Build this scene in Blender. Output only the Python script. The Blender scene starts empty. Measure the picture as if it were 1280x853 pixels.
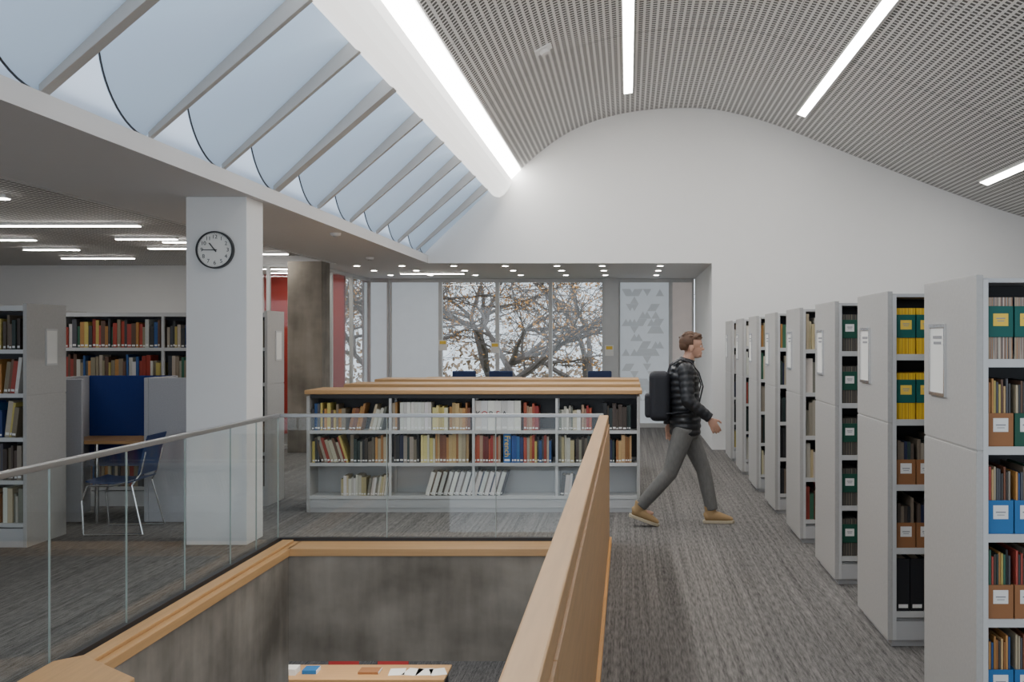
import bpy, bmesh, math, random
from mathutils import Vector, Matrix
R=random.Random(7)
SC=bpy.context.scene
COL=SC.collection

# ---------------------------------------------------------------- materials
def nt(name):
    m=bpy.data.materials.new(name); m.use_nodes=True
    n=m.node_tree; b=n.nodes['Principled BSDF']
    return m,n,b
def P(name,c,rough=.55,metal=0,var=.05,scale=(6,6,6),bump=0,emis=0,ecol=None,detail=3):
    m,n,b=nt(name)
    tc=n.nodes.new('ShaderNodeTexCoord'); mp=n.nodes.new('ShaderNodeMapping'); mp.inputs['Scale'].default_value=scale
    no=n.nodes.new('ShaderNodeTexNoise'); no.inputs['Scale'].default_value=1; no.inputs['Detail'].default_value=detail
    mx=n.nodes.new('ShaderNodeMix'); mx.data_type='RGBA'
    mx.inputs['A'].default_value=(*[max(0,x*(1-var*1.6)) for x in c],1); mx.inputs['B'].default_value=(*[min(1,x*(1+var*1.6)) for x in c],1)
    n.links.new(tc.outputs['Object'],mp.inputs['Vector']); n.links.new(mp.outputs[0],no.inputs['Vector'])
    n.links.new(no.outputs['Fac'],mx.inputs['Factor']); n.links.new(mx.outputs['Result'],b.inputs['Base Color'])
    b.inputs['Roughness'].default_value=rough; b.inputs['Metallic'].default_value=metal
    if bump:
        bp=n.nodes.new('ShaderNodeBump'); bp.inputs['Strength'].default_value=bump; bp.inputs['Distance'].default_value=.01
        n.links.new(no.outputs['Fac'],bp.inputs['Height']); n.links.new(bp.outputs[0],b.inputs['Normal'])
    if emis:
        b.inputs['Emission Color'].default_value=(*(ecol or c),1); b.inputs['Emission Strength'].default_value=emis
    return m
M={}
M['white']=P('white_paint',(.80,.795,.78),.7,var=.01)
M['soffit']=P('soffit_paint',(.74,.73,.72),.7,var=.01)
M['bar']=P('skylight_bar_paint',(.50,.485,.46),.7,var=.01)
M['panel']=P('grey_laminate',(.43,.42,.40),.5,var=.07,scale=(60,60,60))
M['steel']=P('shelf_steel',(.48,.48,.48),.45,var=.02)
M['dark']=P('dark_metal',(.03,.03,.033),.5)
M['post']=P('light_steel',(.56,.56,.55),.4,var=.02)
M['rail']=P('rail_metal',(.42,.42,.42),.35,metal=.8,var=.03)
M['chrome']=P('chrome',(.7,.7,.7),.2,metal=1,var=.02)
M['wood']=P('oak_wood',(.53,.305,.125),.42,var=.13,scale=(40,2.2,40))
M['woodx']=P('oak_wood_cross',(.51,.295,.125),.42,var=.13,scale=(2.2,40,40))
M['woodo']=P('oak_edge',(.68,.34,.09),.42,var=.08,scale=(20,2,20))
M['red']=P('red_paint',(.34,.022,.012),.6)
M['blue']=P('blue_fabric',(.008,.03,.18),.85,var=.1,scale=(90,90,90))
M['bluechair']=P('blue_shell',(.015,.035,.12),.5)
M['redchair']=P('red_shell',(.30,.02,.02),.5)
M['grayfab']=P('grey_fabric',(.42,.42,.44),.9,var=.08,scale=(90,90,90))
M['frame']=P('aluminium_frame',(.56,.56,.55),.4,metal=.1)
M['black']=P('black_plastic',(.010,.010,.012),.4)
M['paper']=P('paper',(.80,.79,.75),.8,var=.02)
M['cream']=P('page_edges',(.62,.55,.43),.9,var=.1,scale=(80,2,4))
M['lab']=P('label_paper',(.8,.79,.76),.8)
M['ylab']=P('yellow_label',(.85,.58,.08),.8)
M['print']=P('grey_print',(.3,.3,.31),.8)
M['redprint']=P('red_print',(.5,.03,.02),.8)
M['lit']=P('led_diffuser',(.9,.9,.9),.5,emis=30,ecol=(1,.97,.93))
M['litleft']=P('led_diffuser_small',(.9,.9,.9),.5,emis=40,ecol=(1,.96,.90))
M['cove']=P('cove_luminous',(.9,.9,.88),.6,emis=1.6,ecol=(1,.985,.95))
M['cove2']=P('cove_luminous_bright',(.9,.9,.88),.6,emis=18,ecol=(1,.985,.95))
M['teal']=P('teal_board',(.0,.10,.085),.6)
M['green']=P('green_board',(.006,.075,.045),.6)
M['bluebox']=P('blue_board',(.02,.15,.38),.6)
M['brown']=P('brown_board',(.30,.13,.05),.7)
M['blind']=P('frosted_film_glow',(.42,.45,.48),.6,emis=.32,ecol=(.8,.88,.95))  # film glows by itself, in place of daylight coming through
M['tri']=P('frosted_triangle_glow',(.38,.40,.41),.7,emis=.2,ecol=(.8,.88,.95))  # weaker self-glow, to sit with the glowing film behind
M['pink']=P('pale_panel_glow',(.60,.53,.50),.7,emis=.15,ecol=(1,.92,.88))  # faint self-glow put into the panel in place of daylight
M['jacket']=P('black_nylon',(.014,.015,.018),.42,var=.1)
M['trouser']=P('grey_cloth',(.15,.148,.14),.9,var=.15,scale=(60,60,20))
M['boot']=P('tan_suede',(.38,.25,.12),.8,var=.1)
M['sole']=P('cream_rubber',(.50,.43,.31),.7)
M['skin']=P('skin',(.52,.29,.20),.5,var=.05)
M['hair']=P('brown_hair',(.09,.042,.02),.6,var=.3,scale=(20,20,90))
M['bag']=P('dark_canvas',(.013,.014,.02),.7,var=.2)
M['bark']=P('bark',(.15,.125,.11),.9,var=.3)
M['leaf']=P('autumn_leaf',(.62,.27,.07),.8,var=.5,scale=(1,1,1))
M['leafg']=P('far_foliage',(.42,.31,.22),.9,var=.5,scale=(.7,.7,.7))
M['grass']=P('grass',(.14,.14,.07),.9,var=.4)
M['pinkitem']=P('pink_card',(.7,.15,.3),.6)
M['eye']=P('eye_white',(.7,.7,.7),.3)

def mk_object_color():
    m,n,b=nt('book_cover'); o=n.nodes.new('ShaderNodeObjectInfo')
    no=n.nodes.new('ShaderNodeTexNoise'); no.inputs['Scale'].default_value=12
    mr=n.nodes.new('ShaderNodeMapRange'); mr.inputs[3].default_value=.8; mr.inputs[4].default_value=1.1
    n.links.new(no.outputs['Fac'],mr.inputs[0])
    mx=n.nodes.new('ShaderNodeMix'); mx.data_type='RGBA'; mx.blend_type='MULTIPLY'; mx.inputs['Factor'].default_value=1
    n.links.new(o.outputs['Color'],mx.inputs['A']); n.links.new(mr.outputs[0],mx.inputs['B'])
    n.links.new(mx.outputs['Result'],b.inputs['Base Color']); b.inputs['Roughness'].default_value=.55
    return m
M['cover']=mk_object_color()
def mk_attr():
    m,n,b=nt('book_cover_varied'); o=n.nodes.new('ShaderNodeAttribute'); o.attribute_name='Col'
    n.links.new(o.outputs['Color'],b.inputs['Base Color']); b.inputs['Roughness'].default_value=.6
    return m
M['attr']=mk_attr()
def mk_stripes(name,cols,sc=120):
    m,n,b=nt(name)
    tc=n.nodes.new('ShaderNodeTexCoord'); mp=n.nodes.new('ShaderNodeMapping'); mp.inputs['Scale'].default_value=(sc,.5,.3)
    no=n.nodes.new('ShaderNodeTexNoise'); no.inputs['Scale'].default_value=1; no.inputs['Detail'].default_value=1
    cr=n.nodes.new('ShaderNodeValToRGB'); cr.color_ramp.interpolation='CONSTANT'
    e=cr.color_ramp.elements
    for i,c in enumerate(cols):
        p=.3+.4*i/len(cols)
        if i<2: el=e[i]; el.position=p if i else 0
        else: el=e.new(p)
        el.color=(*c,1)
    n.links.new(tc.outputs['Object'],mp.inputs['Vector']); n.links.new(mp.outputs[0],no.inputs['Vector'])
    n.links.new(no.outputs['Fac'],cr.inputs['Fac']); n.links.new(cr.outputs[0],b.inputs['Base Color'])
    b.inputs['Roughness'].default_value=.7
    return m
M['stripe']=mk_stripes('sleeve_edges',[(.4,.32,.2),(.2,.08,.05),(.5,.45,.36),(.06,.06,.07),(.5,.24,.1),(.6,.55,.5)])
M['ystripe']=mk_stripes('yellow_spines',[(.80,.48,.01),(.62,.34,.01),(.85,.56,.03),(.4,.22,.02)])
M['dstripe']=mk_stripes('dark_spines',[(.04,.04,.04),(.12,.1,.08),(.03,.035,.035),(.22,.19,.14)])

def mk_carpet():
    m,n,b=nt('carpet_loop')
    tc=n.nodes.new('ShaderNodeTexCoord')
    def noise(s,d=2):
        mp=n.nodes.new('ShaderNodeMapping'); mp.inputs['Scale'].default_value=s
        no=n.nodes.new('ShaderNodeTexNoise'); no.inputs['Scale'].default_value=1; no.inputs['Detail'].default_value=d
        n.links.new(tc.outputs['Object'],mp.inputs['Vector']); n.links.new(mp.outputs[0],no.inputs['Vector']); return no
    a=noise((95,9.0,1),1); c=noise((38,.35,1),1); d=noise((240,110,1),1)
    def mul(x,k):
        q=n.nodes.new('ShaderNodeMath'); q.operation='MULTIPLY'; q.inputs[1].default_value=k; n.links.new(x,q.inputs[0]); return q.outputs[0]
    ad=n.nodes.new('ShaderNodeMath'); ad.operation='ADD'; ad2=n.nodes.new('ShaderNodeMath'); ad2.operation='ADD'
    n.links.new(a.outputs['Fac'],ad.inputs[0]); n.links.new(mul(c.outputs['Fac'],.8),ad.inputs[1])
    n.links.new(ad.outputs[0],ad2.inputs[0]); n.links.new(mul(d.outputs['Fac'],.9),ad2.inputs[1])
    mr=n.nodes.new('ShaderNodeMapRange'); mr.inputs[1].default_value=.95; mr.inputs[2].default_value=1.75
    n.links.new(ad2.outputs[0],mr.inputs[0])
    cr=n.nodes.new('ShaderNodeValToRGB'); cr.color_ramp.elements[0].color=(.045,.042,.039,1); cr.color_ramp.elements[1].color=(.26,.245,.23,1)
    n.links.new(mr.outputs[0],cr.inputs[0]); n.links.new(cr.outputs[0],b.inputs['Base Color']); b.inputs['Roughness'].default_value=.95
    return m
M['carpet']=mk_carpet()
def mk_perf(name,cell=.072,base=.74,hole=.09):
    m,n,b=nt(name)
    uv=n.nodes.new('ShaderNodeUVMap'); sp=n.nodes.new('ShaderNodeSeparateXYZ'); n.links.new(uv.outputs[0],sp.inputs[0])
    def math_(op,x,v=None,y=None):
        k=n.nodes.new('ShaderNodeMath'); k.operation=op
        n.links.new(x,k.inputs[0])
        if y is not None: n.links.new(y,k.inputs[1])
        elif v is not None: k.inputs[1].default_value=v
        return k.outputs[0]
    def ch(o,c):
        f=math_('FRACT',math_('DIVIDE',o,c)); s=math_('ABSOLUTE',math_('SUBTRACT',f,.5)); return math_('LESS_THAN',s,.31)
    h=math_('MULTIPLY',ch(sp.outputs[0],cell),y=ch(sp.outputs[1],cell))
    def seam(o,c):
        f=math_('FRACT',math_('DIVIDE',o,c)); return math_('LESS_THAN',f,.006)
    s=math_('MAXIMUM',seam(sp.outputs[0],1.2),y=seam(sp.outputs[1],2.4))
    mx=n.nodes.new('ShaderNodeMix'); mx.data_type='RGBA'
    mx.inputs['A'].default_value=(base,base*.985,base*.96,1); mx.inputs['B'].default_value=(hole,hole*.95,hole*.9,1)
    n.links.new(h,mx.inputs['Factor'])
    m2=n.nodes.new('ShaderNodeMix'); m2.data_type='RGBA'; m2.inputs['B'].default_value=(.35,.35,.35,1)
    n.links.new(mx.outputs['Result'],m2.inputs['A']); n.links.new(s,m2.inputs['Factor'])
    n.links.new(m2.outputs['Result'],b.inputs['Base Color']); b.inputs['Roughness'].default_value=.7
    return m
M['perf']=mk_perf('open_cell_metal_ceiling')
def mk_conc():
    m,n,b=nt('board_marked_concrete')
    tc=n.nodes.new('ShaderNodeTexCoord')
    def noise(s,d=5):
        mp=n.nodes.new('ShaderNodeMapping'); mp.inputs['Scale'].default_value=s
        no=n.nodes.new('ShaderNodeTexNoise'); no.inputs['Scale'].default_value=1; no.inputs['Detail'].default_value=d
        n.links.new(tc.outputs['Object'],mp.inputs['Vector']); n.links.new(mp.outputs[0],no.inputs['Vector']); return no
    a=noise((1.6,1.6,2.4),9); c=noise((7,7,1.2),4)
    q=n.nodes.new('ShaderNodeMath'); q.operation='MULTIPLY'; q.inputs[1].default_value=.5; n.links.new(c.outputs['Fac'],q.inputs[0])
    ad=n.nodes.new('ShaderNodeMath'); ad.operation='ADD'; n.links.new(a.outputs['Fac'],ad.inputs[0]); n.links.new(q.outputs[0],ad.inputs[1])
    mr=n.nodes.new('ShaderNodeMapRange'); mr.inputs[1].default_value=.5; mr.inputs[2].default_value=1.0; n.links.new(ad.outputs[0],mr.inputs[0])
    cr=n.nodes.new('ShaderNodeValToRGB'); cr.color_ramp.elements[0].color=(.105,.09,.07,1); cr.color_ramp.elements[1].color=(.30,.265,.22,1)
    n.links.new(mr.outputs[0],cr.inputs[0]); n.links.new(cr.outputs[0],b.inputs['Base Color']); b.inputs['Roughness'].default_value=.8
    return m
M['conc']=mk_conc()
def mk_glass(name,tint=(.97,.985,.98)):
    m=bpy.data.materials.new(name); m.use_nodes=True; n=m.node_tree; n.nodes.clear()
    o=n.nodes.new('ShaderNodeOutputMaterial'); t=n.nodes.new('ShaderNodeBsdfTransparent'); t.inputs[0].default_value=(*tint,1)
    g=n.nodes.new('ShaderNodeBsdfGlossy'); g.inputs['Roughness'].default_value=.02
    lw=n.nodes.new('ShaderNodeLayerWeight'); lw.inputs[0].default_value=.5
    pw=n.nodes.new('ShaderNodeMath'); pw.operation='POWER'; pw.inputs[1].default_value=5; n.links.new(lw.outputs['Facing'],pw.inputs[0])
    ma=n.nodes.new('ShaderNodeMath'); ma.operation='MULTIPLY_ADD'; ma.inputs[1].default_value=.45; ma.inputs[2].default_value=.035; n.links.new(pw.outputs[0],ma.inputs[0])
    mx=n.nodes.new('ShaderNodeMixShader'); n.links.new(ma.outputs[0],mx.inputs[0]); n.links.new(t.outputs[0],mx.inputs[1]); n.links.new(g.outputs[0],mx.inputs[2]); n.links.new(mx.outputs[0],o.inputs[0])
    return m
M['glass']=mk_glass('clear_glass'); M['glassgreen']=P('glass_edge',(.36,.42,.40),.2)
def mk_transl(name,c,mixf):
    m=bpy.data.materials.new(name); m.use_nodes=True; n=m.node_tree; n.nodes.clear()
    o=n.nodes.new('ShaderNodeOutputMaterial'); t=n.nodes.new('ShaderNodeBsdfTranslucent'); d=n.nodes.new('ShaderNodeBsdfDiffuse')
    t.inputs[0].default_value=(*c,1); d.inputs[0].default_value=(*c,1)
    mx=n.nodes.new('ShaderNodeMixShader'); mx.inputs[0].default_value=mixf
    n.links.new(t.outputs[0],mx.inputs[1]); n.links.new(d.outputs[0],mx.inputs[2]); n.links.new(mx.outputs[0],o.inputs[0])
    return m
M['frost']=mk_transl('frosted_skylight_glass',(.86,.92,1),.12)
M['baffle']=mk_transl('white_fabric_baffle',(.64,.72,.79),.5)

# ---------------------------------------------------------------- mesh tools
class MB:
    def __init__(s): s.v=[];s.f=[];s.m=[];s.c=[];s.uv=None
    def add(s,vs,fs,mi=0,col=None):
        o=len(s.v); s.v+=[tuple(v) for v in vs]; s.f+=[tuple(i+o for i in f) for f in fs]; s.m+=[mi]*len(fs); s.c+=[col or (1,1,1)]*len(fs); return s
    def box(s,x0,x1,y0,y1,z0,z1,mi=0,col=None,M4=None):
        vs=[Vector(p) for p in [(x0,y0,z0),(x1,y0,z0),(x1,y1,z0),(x0,y1,z0),(x0,y0,z1),(x1,y0,z1),(x1,y1,z1),(x0,y1,z1)]]
        if M4: vs=[M4@v for v in vs]
        return s.add(vs,[(0,3,2,1),(4,5,6,7),(0,1,5,4),(1,2,6,5),(2,3,7,6),(3,0,4,7)],mi,col)
    def prism(s,prof,axis,lo,hi,mi=0):
        n=len(prof)
        def mk(a,b,t):
            return {'x':(t,a,b),'y':(a,t,b),'z':(a,b,t)}[axis]
        vs=[mk(a,b,lo) for a,b in prof]+[mk(a,b,hi) for a,b in prof]
        fs=[tuple(range(n)),tuple(range(2*n-1,n-1,-1))]+[(i,n+i,n+(i+1)%n,(i+1)%n) for i in range(n)]
        return s.add(vs,fs,mi)
    def cyl(s,p0,p1,r,n=12,mi=0,r1=None):
        p0=Vector(p0);p1=Vector(p1);d=(p1-p0).normalized()
        u=d.orthogonal().normalized();w=d.cross(u); r1=r if r1 is None else r1
        vs=[p0+(u*math.cos(2*math.pi*i/n)+w*math.sin(2*math.pi*i/n))*r for i in range(n)]+[p1+(u*math.cos(2*math.pi*i/n)+w*math.sin(2*math.pi*i/n))*r1 for i in range(n)]
        fs=[tuple(range(n-1,-1,-1)),tuple(range(n,2*n))]+[(i,(i+1)%n,n+(i+1)%n,n+i) for i in range(n)]
        return s.add(vs,fs,mi)
    def tube(s,pts,r,n=8,mi=0):
        for a,b in zip(pts[:-1],pts[1:]): s.cyl(a,b,r,n,mi)
        return s
    def loft(s,pts,rad,n=20,mi=0):
        pts=[Vector(p) for p in pts]; rings=[]
        for i,p in enumerate(pts):
            t=(pts[min(i+1,len(pts)-1)]-pts[max(i-1,0)]).normalized()
            u=Vector((0,1,0)); u=(u-t*u.dot(t)).normalized(); w=t.cross(u)
            a,b=rad[i] if isinstance(rad[i],tuple) else (rad[i],rad[i])
            rings.append([p+u*a*math.cos(2*math.pi*k/n)+w*b*math.sin(2*math.pi*k/n) for k in range(n)])
        vs=[v for r in rings for v in r]; fs=[]
        for i in range(len(pts)-1):
            for k in range(n): fs.append((i*n+k,i*n+(k+1)%n,(i+1)*n+(k+1)%n,(i+1)*n+k))
        fs.append(tuple(range(n-1,-1,-1))); L=(len(pts)-1)*n; fs.append(tuple(range(L,L+n)))
        return s.add(vs,fs,mi)
    def ell(s,c,r,mi=0,M4=None,nu=20,nv=12):
        c=Vector(c); vs=[];fs=[]
        def T(v):
            v=Vector((v[0]*r[0],v[1]*r[1],v[2]*r[2]))
            if M4: v=M4@v
            return c+v
        vs.append(T((0,0,1)))
        for j in range(1,nv):
            th=math.pi*j/nv
            for k in range(nu):
                ph=2*math.pi*k/nu; vs.append(T((math.sin(th)*math.cos(ph),math.sin(th)*math.sin(ph),math.cos(th))))
        vs.append(T((0,0,-1)))
        for k in range(nu): fs.append((0,1+k,1+(k+1)%nu))
        for j in range(nv-2):
            for k in range(nu): a=1+j*nu; fs.append((a+k,a+nu+k,a+nu+(k+1)%nu,a+(k+1)%nu))
        a=1+(nv-2)*nu
        for k in range(nu): fs.append((a+k,len(vs)-1,a+(k+1)%nu))
        return s.add(vs,fs,mi)
    def mesh(s,name,mats,smooth=False,fix=True):
        me=bpy.data.meshes.new(name); me.from_pydata(s.v,[],s.f)
        for m in mats: me.materials.append(M[m] if isinstance(m,str) else m)
        for p,mi in zip(me.polygons,s.m): p.material_index=mi; p.use_smooth=smooth
        if any(c!=(1,1,1) for c in s.c):
            a=me.color_attributes.new('Col','FLOAT_COLOR','CORNER')
            for p,c in zip(me.polygons,s.c):
                for li in p.loop_indices: a.data[li].color=(*c,1)
        if fix:
            bm=bmesh.new(); bm.from_mesh(me); bmesh.ops.recalc_face_normals(bm,faces=bm.faces); bm.to_mesh(me); bm.free()
        return me
    def obj(s,name,mats,parent=None,loc=(0,0,0),smooth=False,bevel=0,rot=None,label=None,fix=True):
        if isinstance(mats,str): mats=[mats]
        o=bpy.data.objects.new(name,s.mesh(name,mats,smooth,fix)); COL.objects.link(o); o.location=loc
        if rot: o.rotation_euler=rot
        if parent: o.parent=parent
        if bevel:
            b=o.modifiers.new('bevel','BEVEL'); b.width=bevel; b.segments=2; b.limit_method='ANGLE'
        if label: o['label']=label
        return o
def struct(o): o['kind']='structure'; return o
def top(o,label,cat,group=None):
    o['label']=label; o['category']=cat
    if group: o['group']=group
    return o
def empty(name,loc,label,cat,group=None,rotz=0):
    e=bpy.data.objects.new(name,None); COL.objects.link(e); e.location=loc; e.rotation_euler=(0,0,rotz); e.empty_display_size=.1
    return top(e,label,cat,group)
def copy_thing(root,loc,rotz=None,**kw):
    n=root.copy(); COL.objects.link(n); n.location=loc
    if rotz is not None: n.rotation_euler=(0,0,rotz)
    for k,v in kw.items(): n[k]=v
    def rec(src,dst):
        for c in list(src.children):
            d=c.copy(); COL.objects.link(d); d.parent=dst; rec(c,d)
    rec(root,n); return n
def text(name,s,size,loc,rot,mat,parent,ext=.0008,align='CENTER'):
    cu=bpy.data.curves.new(name,'FONT'); cu.body=s; cu.size=size; cu.extrude=ext; cu.align_x=align; cu.align_y='CENTER'
    t=bpy.data.objects.new(name,cu); COL.objects.link(t)
    dg=bpy.context.evaluated_depsgraph_get(); me=bpy.data.meshes.new_from_object(t.evaluated_get(dg))
    bpy.data.objects.remove(t); o=bpy.data.objects.new(name,me); COL.objects.link(o); me.materials.clear(); me.materials.append(M[mat])
    o.location=loc; o.rotation_euler=rot
    if parent: o.parent=parent
    return o
def remesh(mb,name,mats,parent,vox=.008,smooth=6,label=None):
    me=mb.mesh(name,mats,True)
    o=bpy.data.objects.new(name,me); COL.objects.link(o)
    r=o.modifiers.new('r','REMESH'); r.mode='VOXEL'; r.voxel_size=vox; r.use_smooth_shade=True
    sm=o.modifiers.new('s','SMOOTH'); sm.iterations=smooth; sm.factor=.5
    dg=bpy.context.evaluated_depsgraph_get(); me2=bpy.data.meshes.new_from_object(o.evaluated_get(dg)); me2.name=name
    o.modifiers.clear(); o.data=me2
    if len(me2.materials)==0: me2.materials.append(M[mats[0]])
    for p in me2.polygons: p.use_smooth=True
    o.parent=parent
    if label: o['label']=label
    return o

# ================================================================ SETTING
YB=15.6   # gable wall
YW=19.6   # window wall
S=2.80    # soffit height
ox0,ox1,oy0,oy1=-2.66,-.22,1.5,8.15
f=MB()
f.box(-14,ox0-.01,-2,YW+.2,-.3,0); f.box(ox1+.03,9,-2,YW+.2,-.3,0); f.box(ox0-.01,ox1+.03,oy1+.01,YW+.2,-.3,0); f.box(ox0-.01,ox1+.03,-2,oy0,-.3,0)
struct(f.obj('floor','carpet'))
struct(MB().box(-14,6,-2,24,-3.45,-3.35).obj('floor.001','carpet'))
# atrium concrete upstand beams
struct(MB().box(ox0,ox1,oy1,oy1+.008,-.87,-.04).box(ox0,ox1,oy1+.008,oy1+.3,-.87,-.302).obj('wall_atrium_back','conc'))
struct(MB().box(ox0-.008,ox0,oy0,oy1,-3.35,-.04).box(ox0-.3,ox0-.008,oy0,oy1,-3.35,-.302).obj('wall_atrium_left','conc'))
# wood curb trims
struct(MB().box(ox0-.01,ox1,oy1-.012,8.46,-.045,.012).obj('trim_1','woodx',bevel=.004))
struct(MB().box(-2.83,ox0+.012,5.1,8.46,-.045,.012).box(-2.79,-2.70,5.1,8.40,.012,.035).obj('trim_2','wood',bevel=.004))
# gable wall
prof=[(-1.60,4.22),(-1.47,4.34),(-1.32,4.47),(-1.02,4.69),(-.72,4.85),(-.42,4.96),(-.12,5.04),(.18,5.09),(.48,5.12),(.78,5.13),(1.08,5.125),(1.38,5.095),(1.68,5.03),(1.98,4.95),(2.28,4.85),(2.58,4.735),(3.18,4.495),(3.78,4.26),(4.98,3.81),(5.94,3.49),(7.5,3.05),(9,2.7)]
outer=[(-3.2,S),(1.26,S),(1.26,0),(9,0),(9,2.7)]+[(a,b+.02) for a,b in prof[::-1]][1:]+[(-2.0,4.42),(-3.2,3.6)]
struct(MB().prism(outer,'y',YB,YB+.15).obj('wall_back','white'))
struct(MB().box(1.26,1.4,YB+.15,YW,0,S).obj('wall_recess','white'))
struct(MB().box(9,9.15,-2,YB,0,3.2).obj('wall_right','white'))
struct(MB().box(-14,-6.5,17.7,17.85,0,3.0).obj('wall_left_back','white'))
struct(MB().box(-14.15,-14,-2,17.85,0,3.0).obj('wall_left','white'))
struct(MB().box(-6.4,-5.0,18.3,18.4,0,S).obj('wall_meeting_room','red'))
struct(MB().box(-6.5,-6.4,15.7,18.4,0,S).obj('wall_meeting_side','white'))
# vault
def sheet(name,pr,y0,y1,mat,smooth=True):
    arc=[0]
    for a,b in zip(pr[:-1],pr[1:]): arc.append(arc[-1]+math.hypot(b[0]-a[0],b[1]-a[1]))
    vs=[(a,y,b) for y in (y0,y1) for a,b in pr]; n=len(pr)
    fs=[(i,i+1,n+i+1,n+i) for i in range(n-1)]
    me=bpy.data.meshes.new(name); me.from_pydata(vs,[],fs); uv=me.uv_layers.new(name='UVMap')
    for p in me.polygons:
        p.use_smooth=smooth
        for li in p.loop_indices:
            vi=me.loops[li].vertex_index; uv.data[li].uv=(arc[vi%n],vs[vi][1]+10)
    me.materials.append(M[mat]); o=bpy.data.objects.new(name,me); COL.objects.link(o)
    return struct(o)
def smoothprof(pr,k=4):
    out=[]
    for i in range(len(pr)-1):
        p0=pr[max(i-1,0)];p1=pr[i];p2=pr[i+1];p3=pr[min(i+2,len(pr)-1)]
        for j in range(k):
            t=j/k
            out.append(tuple(.5*((2*p1[d])+(-p0[d]+p2[d])*t+(2*p0[d]-5*p1[d]+4*p2[d]-p3[d])*t*t+(-p0[d]+3*p1[d]-3*p2[d]+p3[d])*t**3) for d in (0,1)))
    return out+[pr[-1]]
sheet('ceiling',smoothprof(prof),-2,YB,'perf')
struct(MB().prism([(-1.6,4.35),(-.4,5.2),(.8,5.35),(2,5.2),(9,3.0),(9,3.3),(2,5.5),(.8,5.7),(-.4,5.6),(-2.05,4.6),(-2.05,4.52),(-1.6,4.52)],'y',-2,YB).obj('ceiling.001','white'))
# low left ceiling
sheet('ceiling.002',[(-14,2.92),(-4.4,2.92)],-2,17.7,'perf',False)
struct(MB().box(-14,-4.41,-2,17.7,2.96,3.05).obj('ceiling.003','white'))
struct(MB().prism([(-4.4,S),(-3.0,S),(-3.0,2.92),(-3.2,2.92),(-3.2,3.05),(-4.4,3.05)],'y',-2,YB).obj('ceiling.004','soffit'))
struct(MB().box(-6.5,1.40,YB+.152,YW+.2,S+.004,S+.16).box(-4.4,-3.2,YB,YB+.151,S,S+.5).box(-6.5,-4.4,YB+.1,YB+.151,S,S+.2).obj('ceiling.005','soffit'))
struct(MB().box(-4.43,-4.40,-2,YB,S-.012,S+.02).obj('trim_3','frame'))
# columns
struct(MB().box(-3.55,-3.06,8.35,8.72,0,S).obj('wall_column','white',bevel=.006))
struct(MB().box(-4.98,-4.47,15.2,15.6,0,S).obj('wall_concrete_column','conc',bevel=.01))
# ---------------- skylight
gl=[(-3.15,2.92),(-3.15,3.55),(-2.03,4.36)]
mb=MB(); y0,y1=-2,YB
for a,b in zip(gl[:-1],gl[1:]): mb.add([(a[0],y0,a[1]),(b[0],y0,b[1]),(b[0],y1,b[1]),(a[0],y1,a[1])],[(0,1,2,3)])
o=struct(mb.obj('window_1','frost',fix=False)); o['label']='frosted sloping skylight glazing'
bars=[4.24,5.42,6.61,7.80,8.99,10.18,11.36,12.54,13.72,14.9]
for i,yb in enumerate(bars):
    w=.11 if i in (4,) else (.075 if i==1 else .045)
    struct(MB().prism([(-3.03,2.92),(-3.03,3.03),(-2.02,3.95),(-1.96,3.84)],'y',yb-w,yb+w*.2).obj('trim_%d'%(10+i),'bar',bevel=.004))
# baffles
bm_b=MB()
n=14; low=[];high=[]
for k in range(n+1):
    t=k/n*math.pi/2
    yy=-.60*math.sin(t); zz=2.93+.50*(1-math.cos(t))
    low.append((-3.06,yy,zz)); high.append((-2.02,yy*.12,3.93+.02*(1-math.cos(t))))
low.append((-3.06,-.56,3.62)); high.append((-2.04,-.06,4.30))
vs=low+high; L=len(low); fs=[(i,i+1,L+i+1,L+i) for i in range(L-1)]
bm_b.add(vs,fs)
edge=MB()
for a,b in zip(low[:-2],low[1:-1]):
    edge.cyl((a[0]+.01,a[1],a[2]),(b[0]+.01,b[1],b[2]),.006,6)
b0=None
for i,yb in enumerate(bars+[15.58]):
    if b0 is None:
        b0=empty('light_baffle',(0,yb-.03,0),'curved white translucent scoop baffle under the skylight','light baffle','skylight baffles')
        bm_b.obj('baffle_sheet','baffle',b0,smooth=True,fix=False); edge.obj('edge_bead','dark',b0)
    else: copy_thing(b0,(0,yb-.03,0))
# cove
cp=[(-1.99,3.80),(-1.93,3.79),(-1.86,3.83),(-1.80,3.90),(-1.765,3.97),(-1.745,4.05)]
mb=MB(); mb.prism(cp+[(-1.80,4.08),(-2.03,4.08),(-2.03,3.82)],'y',-2,YB)
o=top(mb.obj('cove_light','cove',smooth=False),'long glowing curved white light cove beside the vaulted ceiling','light')
struct(MB().prism([(-2.05,4.082),(-1.78,4.082),(-1.60,4.24),(-1.60,4.5),(-2.05,4.5)],'y',-2,YB).obj('trim_4','white'))
top(MB().prism([(-1.745,4.06),(-1.605,4.20),(-1.61,4.21),(-1.75,4.075)],'y',-1.9,YB-.02).obj('linear_light','cove2'),'long bright linear diffuser along the edge of the vault','light')
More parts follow.
